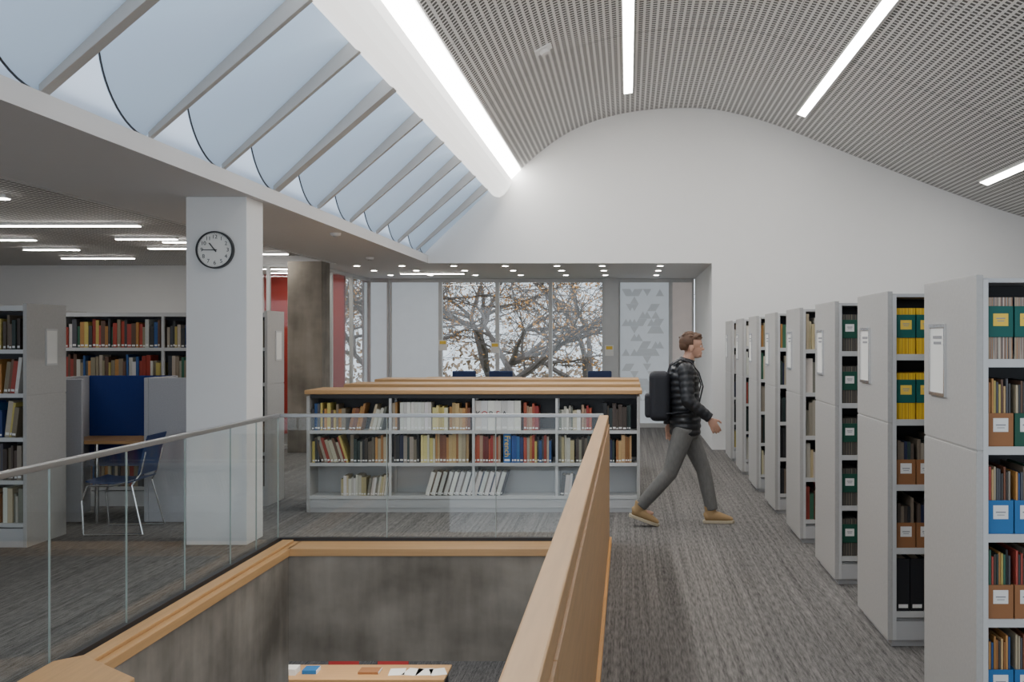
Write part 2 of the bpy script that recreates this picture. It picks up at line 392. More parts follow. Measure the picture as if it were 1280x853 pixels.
# ceiling strip lights
def zc(x):
    for a,b in zip(prof[:-1],prof[1:]):
        if a[0]<=x<=b[0]: t=(x-a[0])/(b[0]-a[0]); return a[1]+t*(b[1]-a[1]),math.atan2(b[1]-a[1],b[0]-a[0])
for x,y1 in ((0,14.3),(2.42,14.5),(4.93,14.4)):
    z,an=zc(x)
    e=empty('strip_light',(x,y1-4.5,z),'long recessed white LED strip in the perforated vault','light','vault strip lights')
    e.rotation_euler=(0,-an,0)
    MB().box(-.07,-.058,-4.5,4.5,-.022,.03).box(.058,.07,-4.5,4.5,-.022,.03).box(-.07,.07,4.5,4.515,-.022,.03).obj('trim_frame','white',e)
    MB().box(-.057,.057,-4.5,4.5,-.018,-.008).obj('diffuser','lit',e)
e=empty('ceiling_sensor',(-.9,11.1,4.74),'white square sensor plate on the perforated vault','sensor'); e.rotation_euler=(0,-.5,0)
MB().box(-.1,.1,-.1,.1,.0,.03).obj('plate','white',e,bevel=.01); MB().cyl((0,0,0),(0,0,-.04),.05,16).obj('lens','soffit',e)
for i,(x0,x1,y) in enumerate([(-6.6,-5.42,9.1),(-9.0,-5.3,11.3),(-9.2,-7.35,12.9),(-8.3,-7.55,14.3),(-6.3,-5.55,12.8),(-8.6,-7.5,15.8),(-6.5,-5.9,14.1),(-5.9,-5.2,13.2),(-5.6,-4.9,15.0)]):
    e=empty('linear_ceiling_light',(x0,y,2.918),'thin white LED line light under the low perforated ceiling','light','low ceiling line lights')
    MB().box(0,x1-x0,-.045,.045,-.03,0).obj('housing','white',e); MB().box(.01,x1-x0-.01,-.04,.04,-.038,-.031).obj('diffuser','litleft',e)
for x0,y in ((-6.1,16.6),(-6.1,17.6),(-3.9,17.8)):  # line lights added for brightness in and beside the meeting room
    e=empty('linear_ceiling_light',(x0,y,S),'thin white LED line light added under the flat white ceiling','light','low ceiling line lights')
    MB().box(0,1.1,-.035,.035,-.02,.003).obj('housing','white',e); MB().box(.01,1.09,-.03,.03,-.026,-.021).obj('diffuser','litleft',e)
d0=None
for y in (16.1,17.2,18.4):
    for x in (-4.2,-3.5,-2.7,-1.9,-1.1,-.4,.5):
        if d0 is None:
            d0=empty('downlight',(x,y,S),'small round recessed ceiling downlight','light','downlights in the window bay')
            MB().cyl((0,0,.002),(0,0,-.006),.062,20).obj('trim_ring','white',d0); MB().cyl((0,0,-.007),(0,0,-.009),.045,20).obj('lens','litleft',d0)
        else: copy_thing(d0,(x,y,S))
for (x,y) in ((-3.15,11.2),(-3.6,14.5)):
    e=empty('smoke_detector',(x,y,S),'round white smoke detector on the soffit','smoke detector')
    MB().cyl((0,0,0),(0,0,-.03),.06,24,r1=.05).obj('base','white',e); MB().cyl((0,0,-.03),(0,0,-.045),.03,20,r1=.022).obj('sensor_head','steel',e)

# ---------------- windows wall
fr=[-4.48,-3.53,-2.46,-1.46,-.45,-.18,.80,1.24]
def window(i,x0,x1,glassmat,y=YW):
    e=bpy.data.objects.new('window_%d'%i,None); COL.objects.link(e); e.location=(x0,y,0); e['kind']='structure'
    w=x1-x0; t=.035
    MB().box(0,t,-.05,.05,0,S).box(w-t,w,-.05,.05,0,S).box(t,w-t,-.05,.05,0,.08).box(t,w-t,-.05,.05,S-.07,S).obj('frame','frame',e)
    MB().box(t,w-t,-.006,.006,.08,S-.07).obj('pane',glassmat,e)
    return e
window(2,-5.0,-4.5,'blind')
kinds=['blind','glass','glass','glass',None,'blind','pink']
for i in range(7):
    if kinds[i] is None: struct(MB().box(fr[4],fr[5],YW-.15,YW+.05,0,S).obj('trim_5','frame'))
    else: window(3+i,fr[i]+.0,fr[i+1]-.0,kinds[i])
# triangle film pattern
for (x0,x1) in ((-.12,.76),):
    mb=MB(); s=.16
    zz=.5; r=0
    mb.box(x0,x1,YW-.0095,YW-.0075,.1,S-.1,1)
    while zz<S-.2:
        x=x0+(s/2 if r%2 else 0)
        while x+s<x1:
            if R.random()<.45:
                if R.random()<.5: tri=[(x,zz),(x+s,zz),(x+s/2,zz+s*.86)]
                else: tri=[(x,zz+s*.86),(x+s,zz+s*.86),(x+s/2,zz)]
                mb.add([(a,YW-.012,b) for a,b in tri],[(0,1,2)])
            x+=s/2
        zz+=s*.88; r+=1
    top(mb.obj('window_film',['tri','blind'],fix=False),'grey triangle pattern film on frosted glass panel','window film')
# glass partitions of meeting room
def partition(i,loc,rz,w,npan):
    e=bpy.data.objects.new('window_%d'%i,None); COL.objects.link(e); e.location=loc; e.rotation_euler=(0,0,rz); e['kind']='structure'
    m=MB().box(0,w,-.03,.03,0,.06).box(0,w,-.03,.03,S-.05,S)
    for k in range(npan+1): x=k*(w-.05)/npan; m.box(x,x+.05,-.03,.03,.06,S-.05)
    m.obj('frame','frame',e); MB().box(.03,w-.03,-.005,.005,.06,S-.05).obj('pane','glass',e)
partition(20,(-4.85,15.7,0),math.pi/2,3.8,3)
partition(21,(-6.4,15.75,0),0,1.45,3)
for (x,z,y) in ((-3.48,1.55,YW-.0505),(-2.50,1.5,YW-.0505),(-.35,1.45,YW-.1505)):
    e=empty('notice_sheet',(x,y,z),'small orange and white paper notice stuck on window frame','notice')
    MB().box(-.08,.08,-.004,0,-.1,.1).obj('sheet','paper',e); MB().box(-.06,.06,-.006,-.0045,.02,.08).obj('orange_band','ylab',e)

# ================================================================ RAILINGS
ce=empty('glass_railing',(0,0,0),'frameless glass guardrail with slim grey metal cap around the stair opening','railing')
gy=8.5; gx=-2.86; rt=1.036
ys=[4.35,5.14,5.93,6.71,7.48,8.0,gy]
for a,b in zip(ys[:-1],ys[1:]):
    MB().box(gx-.007,gx+.007,a+.003,b-.003,.03,rt-.02).obj('glass_panel','glass',ce)
xs=[gx,-1.97,-1.08,-.2]
for a,b in zip(xs[:-1],xs[1:]):
    MB().box(a+.008,b-.004,gy-.007,gy+.007,.03,rt-.02).obj('glass_panel','glass',ce)
MB().box(gx-.022,gx+.022,4.2,gy+.022,rt-.02,rt+.01).box(gx+.022,-.2,gy-.022,gy+.022,rt-.02,rt+.01).obj('cap_rail','rail',ce,bevel=.004)
MB().box(gx-.022,gx+.022,4.2,gy+.022,0,.035).box(gx+.022,-.2,gy-.022,gy+.022,0,.035).obj('base_shoe','dark',ce)
m=MB()
for y in ys[1:]: m.box(gx-.005,gx+.005,y-.002,y+.002,.035,rt-.02)
for x in xs[1:-1]: m.box(x-.0025,x+.0025,gy-.008,gy+.008,.035,rt-.02)
m.obj('joint','glassgreen',ce)
e=empty('wooden_balustrade',(-.19,0,0),'solid oak panelled balustrade with thick oak handrail','railing')
m=MB()
yy=1.0
while yy<8.4:
    y2=min(yy+1.22,8.44); m.box(-.03,.04,yy+.002,y2-.002,.02,.965); yy+=1.22
m.obj('panel','wood',e,bevel=.002)
MB().box(-.045,.032,1,8.46,.965,1.036).obj('handrail','wood',e,bevel=.006)
MB().box(.04,.058,1,8.44,0,.05).obj('baseboard','woodo',e)
o=top(MB().prism([(-2.82,3.0),(-2.82,5.1),(-2.72,5.2),(-2.30,4.85),(-2.30,3.0)],'z',-.038,.075).obj('stair_cap','wood',bevel=.006),'angled oak cap block at the head of the stair','stair rail')

# ================================================================ BOOK TOOLS
def book_mesh():
    m=MB()
    m.box(-.5,.5,0,.06,0,1,0); m.box(-.5,-.40,.06,1,0,1,0); m.box(.40,.5,.06,1,0,1,0)
    m.box(-.40,.40,.06,.97,.015,.975,1)
    m.box(-.36,.36,-.006,0,.06,.13,2)
    return m.mesh('book',['cover','cream','lab'])
BK=book_mesh()
STUFF=MB()
PAL={'mix':[(.38,.05,.03),(.03,.09,.25),(.5,.44,.33),(.05,.05,.05),(.52,.25,.07),(.05,.16,.10),(.68,.65,.58),(.15,.08,.05),(.28,.23,.15),(.42,.07,.05),(.56,.44,.12),(.09,.09,.10)],
'dark':[(.02,.02,.022),(.06,.045,.035),(.03,.05,.045),(.09,.065,.05),(.18,.14,.1),(.015,.02,.06),(.32,.28,.22)],
'pale':[(.66,.62,.54),(.56,.48,.32),(.52,.49,.42),(.70,.67,.62),(.48,.40,.22),(.2,.2,.16)],
'yel':[(.7,.62,.25),(.72,.68,.5),(.65,.6,.4),(.6,.5,.15)],
'tan':[(.5,.25,.08),(.38,.16,.05),(.55,.36,.16),(.22,.08,.04),(.48,.40,.27)],
'wht':[(.76,.74,.69),(.72,.70,.65)],
'blu':[(.02,.09,.33),(.03,.15,.4),(.02,.04,.15)],
'red':[(.34,.03,.025),(.44,.09,.04),(.2,.035,.03),(.42,.27,.17)]}
def pal_label(c):
    r,g,b=c; mx=max(c)
    if mx<.14: return 'black'
    if min(c)>.38: return 'cream'
    if r>g*2.5 and r>b*2: return 'red'
    if b>r*1.6: return 'blue'
    if g>r*1.4: return 'green'
    if r>.5 and g>.42: return 'yellow'
    return 'brown'
def books(x0,x1,yf,zs,pal,hmin,hmax,group,where,lean=0,tmin=.016,tmax=.04,stuff=False,dep=.2,set_h=None,letters=None):
    x=x0; cnt=0
    while True:
        shade_gaps=pal=='shade_gaps'; pl=('wht' if cnt%2==0 else 'dark') if shade_gaps else pal
        t=R.uniform(tmin,tmax); h=set_h or R.uniform(hmin,hmax); c=R.choice(PAL[pl]); d=dep*R.uniform(.85,1.05)
        if set_h: t=(tmin+tmax)/2
        if shade_gaps: t=.038 if cnt%2==0 else .014  # thin dark books added as the shaded gaps between white ones
        k0=R.uniform(.82,1.15); c=tuple(min(.85,max(.008,k*k0*R.uniform(.96,1.04))) for k in c)
        st=t/math.cos(lean)+.0012
        ext=h*math.sin(abs(lean))
        if x+st+(ext if lean>0 else 0)>x1: break
        y=yf+R.uniform(0,.025)
        z=zs+(t/2)*math.sin(abs(lean))+.0005
        cx=x+st/2
        if stuff:
            T=Matrix.Translation((cx,y,z))@Matrix.Rotation(lean,4,'Y')
            STUFF.box(-t/2,t/2,0,d,0,h,0,c,T)
        else:
            o=bpy.data.objects.new('book',BK); COL.objects.link(o); o.location=(cx,y,z); o.scale=(t,d,h); o.rotation_euler=(0,lean,0)
            o.color=(*c,1)
            top(o,('leaning ' if lean else 'upright ')+pal_label(c)+' hardcover book '+where,'book',group)
            if letters and cnt<len(letters):
                q=text('spine_title',letters[cnt],.075,(cx,y-.002,z+h*.55),(math.pi/2,0,0),'redprint' if cnt%2 else 'black',None)
                q.parent=o; q.matrix_parent_inverse=Matrix.LocRotScale(o.location,None,o.scale).inverted()
        x+=st; cnt+=1

# ================================================================ LOW BOOKCASE
BX0,BX1=-3.07,.115; BY=9.93; BW=BX1-BX0
def low_bookcase():
    e=empty('low_bookcase',(BX0,BY,0),'counter-height grey steel double-sided bookcase with oak top','bookcase','low bookcases in the middle of the floor')
    for k,x in enumerate((0,BW-.03)): MB().box(x,x+.03,0,.56,0,1.11).obj('end_panel','panel',e,bevel=.003)
    MB().box(-.015,BW+.02,-.02,.58,1.13,1.17).obj('wooden_top','woodx',e,bevel=.006)
    MB().box(.03,BW-.03,.02,.54,1.09,1.13).obj('top_rail','dark',e)
    MB().box(.03,BW-.03,.02,.54,0,.13).box(.03,BW-.03,.012,.02,.04,.12).obj('base','steel',e)
    for z in (.155,.47,.78):
        MB().box(.03,BW-.03,.015,.265,z-.02,z).box(.03,BW-.03,.295,.545,z-.02,z).box(.03,BW-.03,.008,.015,z-.028,z+.004).obj('shelf','post',e)
    for k in range(1,4):
        x=BW*k/4; MB().box(x-.012,x+.012,.01,.035,.13,1.09).box(x-.012,x+.012,.25,.29,.13,1.09).obj('upright','post',e)
    MB().box(.03,BW-.03,.275,.285,.13,.5).obj('back_panel','steel',e)
    MB().box(.03,BW-.03,.276,.284,.5,1.09).obj('back_panel','dark',e)
    return e
lb=low_bookcase(); copy_thing(lb,(BX0,11.3,0)); copy_thing(lb,(BX0,12.67,0))
K=130.0
def bx(px): return (px-785)/K
g='books on the low bookcase'; T3,T2,T1=.78,.47,.155
def seg(p0,p1,z,pal,h0=.2,h1=.27,lean=0,**kw):
    tier={T3:'on the top shelf',T2:'on the middle shelf',T1:'on the bottom shelf'}[z]
    books(bx(p0),bx(p1),BY+.03,z,pal,h0,h1,g,tier+' of the low bookcase',lean,**kw)
seg(391,434,T3,'mix',.19,.27); seg(436,462,T3,'tan',lean=.2); seg(462,485,T3,'pale',lean=.25)
seg(491,500,T3,'tan'); seg(501,541,T3,'wht',set_h=.27,tmin=.03,tmax=.034); seg(541,562,T3,'yel'); seg(562,590,T3,'tan')
seg(594,654,T3,'wht',set_h=.285,tmin=.060,tmax=.064,letters='KOREA'); seg(655,675,T3,'red'); seg(699,727,T3,'pale',.19,.24); seg(727,740,T3,'red'); seg(754,791,T3,'dark')
seg(391,402,T2,'mix'); seg(403,438,T2,'mix',lean=-.3); seg(439,470,T2,'dark'); seg(470,486,T2,'tan')
seg(493,526,T2,'dark',.22,.28); seg(527,545,T2,'yel'); seg(545,589,T2,'tan',.23,.29)
seg(593,629,T2,'red',.22,.28,tmax=.03); seg(640,655,T2,'blu',.24,.28); seg(655,692,T2,'mix',tmax=.03); seg(698,720,T2,'pale'); seg(720,770,T2,'dark',.2,.26,tmax=.03); seg(770,790,T2,'tan')
seg(427,460,T1,'pale',.16,.2,tmax=.03); seg(460,487,T1,'pale',.16,.2,lean=.14,tmax=.03); seg(532,640,T1,'shade_gaps',set_h=.23,lean=.28)
seg(700,728,T1,'mix',.17,.22,lean=.1)
o=bpy.data.objects.new('book',BK); COL.objects.link(o); o.scale=(.07,.2,.28); o.location=(bx(634.5),BY+.03,T2+.0005); o.color=(.02,.15,.45,1)
top(o,'thick blue French dictionary standing on the middle shelf','book',g)
t=text('spine_title','French',.075,(bx(634.5),BY+.0265,T2+.16),(math.pi/2,math.pi/2,0),'ylab',None)
t.parent=o; t.matrix_parent_inverse=Matrix.LocRotScale(o.location,None,o.scale).inverted()

# ================================================================ RIGHT STACKS
SX=1.39; TH=.73; Y0=4.15; PIT=1.42; HT=1.91; tiers=[.19,.53,.87,1.22,1.57]
sh=empty('library_shelving',(SX,Y0,0),'tall double-sided grey library shelving range with laminate end panel','shelving','row of tall shelving ranges')
ep=MB().box(0,.028,0,TH,.04,1.2).box(0,.028,0,TH,1.208,HT).box(.004,.028,.004,TH-.004,1.195,1.212).obj('end_panel','panel',sh,bevel=.002)
ep2=MB().box(1.872,1.9,0,TH,.0,HT).obj('end_panel','panel',sh)
lh=MB().box(-.012,0,TH*.53,TH*.53+.23,1.40,1.415).box(-.012,0,TH*.53,TH*.53+.23,1.705,1.72).box(-.012,0,TH*.53,TH*.53+.012,1.415,1.705).box(-.012,0,TH*.53+.218,TH*.53+.23,1.415,1.705).obj('label_holder','chrome',sh)
MB().box(-.006,0,TH*.53+.012,TH*.53+.218,1.415,1.705).obj('label_card','paper',lh)
MB().box(-.0075,-.006,TH*.53+.05,TH*.53+.18,1.655,1.668).box(-.0075,-.006,TH*.53+.06,TH*.53+.17,1.63,1.642).obj('printing','print',lh)
for z in tiers:
    MB().box(.03,1.87,.012,.35,z-.02,z).box(.03,1.87,.38,TH-.012,z-.02,z).box(.03,1.87,.004,.012,z-.03,z+.003).obj('shelf','post',sh)
MB().box(.03,1.87,.02,TH-.02,HT-.03,HT-.012).obj('canopy','steel',sh)
MB().box(.03,1.87,.03,TH-.03,.0,.15).box(.03,1.87,.004,.03,.04,.14).obj('base','steel',sh)
MB().box(.03,1.87,.36,.37,.15,HT-.03).obj('back_panel','dark',sh)  # back sheet coloured dark for the shade inside the open shelves
for x in (.028,.93): MB().box(x,x+.02,.0,.03,.04,HT-.02).box(x,x+.02,.345,.385,.04,HT-.02).obj('upright','post',sh)
for i in range(1,8): copy_thing(sh,(SX,Y0+PIT*i,0))
# box kinds
def banded(mat_c,mat_b,lab,name,label,grp):
    e=empty(name,(0,0,0),label,'box',grp)
    MB().box(-.05,.05,.006,.27,0,.25).obj('contents',mat_c,e)
    MB().box(-.051,.051,0,.272,.09,.215).obj('sleeve_band',mat_b,e,bevel=.002)
    MB().box(-.03,.03,-.0015,0,.135,.185).box(-.018,.018,-.002,-.0015,.163,.168,1).box(-.014,.014,-.002,-.0015,.153,.157,1).obj('label_card',[lab,'print'],e)
    return e
def lowbox(mat_b,name,label,grp):
    e=empty(name,(0,0,0),label,'box',grp)
    MB().box(-.051,.051,0,.004,0,.135).box(-.051,-.047,.004,.28,0,.135).box(.047,.051,.004,.28,0,.135).box(-.047,.047,.276,.28,0,.135).box(-.047,.047,.004,.276,0,.004).obj('body',mat_b,e)
    MB().box(-.03,.03,-.0015,0,.06,.115).box(-.02,.02,-.002,-.0015,.085,.09,1).box(-.015,.015,-.002,-.0015,.075,.078,1).obj('label_card',['lab','print'],e)
    return e
B={'teal':banded('stripe','teal','ylab','record_box','teal banded record box with yellow label card','boxes on the near shelving range'),
'tealy':banded('ystripe','teal','ylab','magazine_box','teal banded box holding yellow-spined magazines','boxes of yellow magazines'),
'green':banded('dstripe','green','lab','score_box','dark green banded box with cream label','green boxes on the shelving'),
'brown':lowbox('brown','file_box','open brown cardboard file box with white label','file boxes on the shelving'),
'grn':lowbox('green','file_box','open dark green cardboard file box with white label','file boxes on the shelving'),
'blue':lowbox('bluebox','file_box','open blue cardboard file box with white label','file boxes on the shelving')}
used=set()
def putbox(k,x,y,z):
    if k not in used: used.add(k); B[k].location=(x,y,z); return
    copy_thing(B[k],(x,y,z))
SLV=MB().box(-.5,.5,0,1,0,1).mesh('record_sleeve',['cover'])
def sleeves(xc,y,z,n=9):
    for j in range(n):
        t=.0088; h=R.uniform(.235,.27); c=R.choice(PAL['mix']+PAL['dark']+PAL['tan'])
        o=bpy.data.objects.new('record_sleeve',SLV); COL.objects.link(o); o.scale=(t*.85,.26,h); o.location=(xc-.043+.0098*(j+.4),y+.008+R.uniform(0,.006),z+.0045); k0=R.uniform(.8,1.15); o.color=(*[k*k0 for k in c],1)
        top(o,'thin '+pal_label(c)+' record sleeve standing in a file box','record','record sleeves on the near range')
conf=[
 ['blue','brown','blue','bg','teal'],
 ['blk','dbrown','dbrown','tealy','tealy'],
 ['green','green','green','green','green']]
for n_ in range(8):
    yf=Y0+PIT*n_+.012
    for ti,z in enumerate(tiers):
        if n_<3:
            k=conf[n_][ti]; z=z+.0005
            for j in range(4):
                xc=SX+.105+.108*j
                if k in ('teal','tealy','green'):
                    if n_==2 and j==3: continue
                    putbox(k,xc,yf+.01,z)
                elif k in ('blue','brown','bg'):
                    kk=k if k!='bg' else ('brown' if j==0 else 'grn')
                    putbox(kk,xc,yf+.01,z)
                    if j<2: sleeves(xc,yf+.01,z)
                    else: STUFF.box(xc-.044,xc+.044,yf+.016,yf+.28,z+.005,z+.25,0,(.4,.33,.25))
                elif k=='dbrown':
                    putbox('brown',xc,yf+.01,z)
                    for q in range(5):
                        c=R.choice(PAL['dark']); xx=xc-.044+q*.0178; STUFF.box(xx,xx+.016,yf+.016,yf+.27,z+.005,z+R.uniform(.22,.27),0,c)
                elif k=='blk':
                    b=bpy.data.objects.new('binder',BK); COL.objects.link(b); b.location=(SX+.09+.075*j,yf+.01,z); b.scale=(.07,.26,.28); b.color=(.012,.012,.015,1)
                    top(b,'black ring binder standing on the lowest shelf','binder','black binders')
        else:
            segs=R.choice([[('dark',.5)],[('mix',.25),('dark',.25)],[('dark',.15),('pale',.1),('mix',.25)],[('pale',.12),('dark',.38)]])
            x=SX+.055
            for p,w in segs:
                books(x,x+w,yf+.01,z,p,.2,.3,'','',stuff=True,dep=.24); x+=w

# ================================================================ LEFT STACKS
def stack_left(x0,x1,y,th,name_lbl,bays=1):
    e=empty('library_shelving',(x0,y,0),name_lbl,'shelving')
    W=x1-x0
    MB().box(W-.03,W,0,th,0,1.2).box(W-.03,W,0,th,1.208,HT+.03).box(W-.03,W-.004,.004,th-.004,1.19,1.22).obj('end_panel','panel',e,bevel=.002)
    MB().box(0,.03,0,th,0,HT+.03).obj('end_panel','panel',e)
    for z in tiers: MB().box(.03,W-.03,.012,th/2,z-.02,z).box(.03,W-.03,.004,.012,z-.03,z+.003).obj('shelf','post',e)
    MB().box(.03,W-.03,.0,th-.02,HT-.03,HT+.01).obj('canopy','post',e)
    MB().box(.03,W-.03,.01,th-.03,0,.15).obj('base','steel',e)
    MB().box(.03,W-.03,th/2+.01,th/2+.02,.15,HT-.03).obj('back_panel','dark',e)
    for k in range(1,bays): x=W*k/bays; MB().box(x-.012,x+.012,.0,.03,.1,HT-.03).obj('upright','post',e)
    h=MB().box(W,W+.01,th*.45,th*.45+.17,1.44,1.74).obj('label_holder','frame',e)
    MB().box(W+.01,W+.012,th*.45+.012,th*.45+.158,1.455,1.725).obj('label_card','paper',h)
    return e
stack_left(-5.7,-4.77,8.25,.58,'tall grey library shelving range with laminate end panel and small sign')
stack_left(-5.65,-3.57,10.3,.5,'long tall library shelving range behind the study carrels',2)
stack_left(-8.2,-5.75,10.3,.5,'tall library shelving range packed with books',2)
for ti,z in enumerate(tiers):
    segp=[('tan','pale'),('mix','dark'),('blu','mix'),('mix','mix'),('mix','dark')][ti]
    books(-5.25,-4.98,8.28,z,segp[0],.2,.29,'books on the tall shelving','on the tall shelving',stuff=(ti<1))
    books(-4.98,-4.82,8.28,z,segp[1],.2,.29,'books on the tall shelving','on the tall shelving',lean=.12 if ti in(2,3) else 0,stuff=(ti<1))
    ind = ti>=3
    books(-5.6,-4.64,10.33,z,'mix' if ti!=1 else 'pale',.2,.29,'books on the long tall shelving','on the long tall shelving',stuff=not ind,tmin=.018,tmax=.045)
    books(-4.58,-4.05,10.33,z,'mix' if ti>1 else 'wht',.18,.28,'books on the long tall shelving','on the long tall shelving',stuff=not ind,tmin=.018,tmax=.045)
    books(-3.95,-3.62,10.33,z,'dark',.2,.28,'','',stuff=True)
    books(-8.1,-5.8,10.33,z,'mix',.2,.29,'','',stuff=True)
so=STUFF.obj('book_rows',['attr']); so['kind']='stuff'; top(so,'rows of mixed books filling the far shelving ranges','books')

# ================================================================ CARREL + CHAIRS
e=empty('study_carrel',(-4.5,9.3,0),'study carrel with blue fabric screen, grey outer panels and oak desktop','desk')
MB().box(-.62,.17,.58,.62,.45,1.31).obj('screen','blue',e,bevel=.006,label='deep blue fabric screen')
MB().box(-.66,-.62,.03,.62,.02,1.31).obj('side_panel','grayfab',e,bevel=.006)
MB().box(.21,.56,0,.04,.02,1.31).obj('side_panel','grayfab',e,bevel=.006)
MB().box(-.80,-.38,-.01,.03,.02,1.30).obj('front_panel','grayfab',e,bevel=.006)
MB().box(-.61,.16,.05,.57,.71,.74).obj('desktop','woodx',e,bevel=.004)
MB().cyl((-.3,.1,0),(-.3,.1,.71),.02).cyl((.1,.5,0),(.1,.5,.71),.02).obj('leg','chrome',e)
MB().box(.17,.21,.0,.62,.02,1.31).obj('side_panel','grayfab',e,bevel=.006)
def chair(mt='bluechair',lbl='stacking chair with blue plastic shell and chrome sled base'):
    e=empty('chair',(0,0,0),lbl,'chair','stacking chairs')
    m=MB(); pr=[(-.22,.45),(-.15,.435),(0,.43),(.14,.44),(.2,.46)]
    m.prism([(a,b) for a,b in pr]+[(a,b+.014) for a,b in pr[::-1]],'x',-.22,.22); m.obj('seat',mt,e,bevel=.004)
    m=MB(); pr=[(.2,.5),(.22,.6),(.245,.72),(.28,.84)]
    m.prism(pr+[(a+.014,b) for a,b in pr[::-1]],'x',-.21,.21); m.obj('backrest',mt,e,bevel=.005)
    for s in (-1,1):
        MB().tube([(s*.2,.19,.46),(s*.23,.0,.42),(s*.23,-.2,.42),(s*.24,-.24,.3),(s*.25,-.22,.012),(s*.25,.26,.012),(s*.22,.16,.42),(s*.19,.22,.52),(s*.19,.26,.7)],.009).obj('leg','chrome',e)
    return e
c0=chair(); c0.location=(-4.36,8.98,0); c0.rotation_euler=(0,0,-1.5)
for (x,y,r) in ((-5.55,9.3,3.0),(-5.95,14.65,0),(-5.25,14.65,.1),(-3.0,16.2,0),(-2.2,16.2,.2)): copy_thing(c0,(x,y,0),r)
def table(x0,x1,y0,y1,h,z0,lbl,name='table'):
    e=empty(name,((x0+x1)/2,(y0+y1)/2,z0),lbl,'table'); a=(x1-x0)/2;b=(y1-y0)/2
    MB().box(-a,a,-b,b,h-.035,h).obj('table_top','woodx',e,bevel=.005)
    for sx in(-1,1):
        for sy in(-1,1): MB().box(sx*(a-.06)-.02,sx*(a-.06)+.02,sy*(b-.06)-.02,sy*(b-.06)+.02,0,h-.035).obj('leg','dark',e)
    return e
table(-6.2,-5.0,13.4,14.1,.74,0,'small oak reading table near the meeting room')
table(-3.4,-1.8,17.0,17.7,1.02,0,'high oak table beside the windows','high_table')
def stool(x,y):
    e=empty('high_chair',(x,y,0),'dark blue upholstered high-backed chair by the windows','chair','chairs by the windows')
    MB().box(-.22,.22,-.22,.22,.6,.67).obj('seat','bluechair',e,bevel=.02); MB().box(-.21,.21,.19,.23,.67,1.1).obj('backrest','bluechair',e,bevel=.02)
    for sx in(-1,1):
        for sy in(-1,1): MB().cyl((sx*.2,sy*.2,0),(sx*.17,sy*.17,.6),.012).obj('leg','chrome',e)
    return e
s0=stool(-2.9,17.95+.25); 
for x in (-2.25,-.5): copy_thing(s0,(x,18.2,0))
# lower level table with display items
table(-4.75,-2.3,13.0,13.6,.75,-3.35,'long oak display table on the lower level','display_table')
def flatbook(x,y,z,w,d,h,mat,lbl,name='book',cat='book',rz=0):
    e=empty(name,(x,y,z),lbl,cat); e.rotation_euler=(0,0,rz)
    MB().box(-w/2,w/2,-d/2,d/2,0,h).obj('cover',mat,e,bevel=.002); MB().box(-w/2+.004,w/2+.004,-d/2+.004,d/2-.004,.002,h-.002).obj('pages','paper',e)
zt=-2.6
flatbook(-4.55,13.2,zt,.16,.2,.14,'pinkitem','small pink box on the display table','gift_box','box')
flatbook(-4.3,13.25,zt,.18,.2,.08,'paper','pale booklet stack on the display table')
flatbook(-4.05,13.3,zt,.18,.2,.05,'bluebox','blue booklet on the display table')
flatbook(-3.3,13.3,zt,.26,.2,.03,'brown','dark brown book lying on the display table')
for x,r in ((-2.95,.1),(-2.75,-.2),(-2.6,.05),(-2.43,.3)):
    top(MB().box(-.1,.1,-.14,.14,0,.003).obj('paper_sheet','paper',None,(x,13.3,zt),rot=(0,0,r)),'white printed sheet lying on the display table','paper','sheets on the display table')
c1=chair('redchair','stacking chair with dark red plastic shell and chrome base'); c1.location=(-3.9,14.05,-3.35); copy_thing(c1,(-3.2,14.05,-3.35),.1)

# ================================================================ CLOCK
cx,cz,cr_=-3.307,2.37,.15
ck=empty('wall_clock',(cx,8.35,cz),'round white wall clock with black rim on the white column','clock')
MB().cyl((0,0,0),(0,-.028,0),cr_-.01,48).obj('face','paper',ck)
m=MB(); n=48
pr=[(cr_-.012,0),(cr_,0),(cr_,-.04),(cr_-.012,-.04)]
vs=[];fs=[]
for i in range(n):
    a=2*math.pi*i/n
    for r_,y in pr: vs.append((r_*math.cos(a),y,r_*math.sin(a)))
for i in range(n):
    for k in range(4): fs.append((i*4+k,i*4+(k+1)%4,((i+1)%n)*4+(k+1)%4,((i+1)%n)*4+k))
m.add(vs,fs).obj('rim','black',ck)
for h in range(1,13):
    a=math.pi/2-h*math.pi/6
    text('numeral',str(h),.044,(math.cos(a)*.104,-.029,math.sin(a)*.104),(math.pi/2,0,0),'black',ck)
m=MB()
for q in range(60):
    a=q*math.pi/30; T=Matrix.Rotation(a,4,'Y'); m.box(-.0012,.0012,-.0295,-.028,.130 if q%5 else .127,.136,M4=T)
m.obj('minute_marks','black',ck)
def hand(nm,ang,L,w,y):
    T=Matrix.Rotation(ang,4,'Y'); MB().box(-w,w,y-.002,y,-.02,L,M4=T).obj(nm,'black',ck)
hand('hour_hand',math.radians(322),.07,.0045,-.032); hand('minute_hand',math.radians(270),.105,.003,-.035)
MB().cyl((0,-.028,0),(0,-.038,0),.007,16).obj('hub','black',ck)

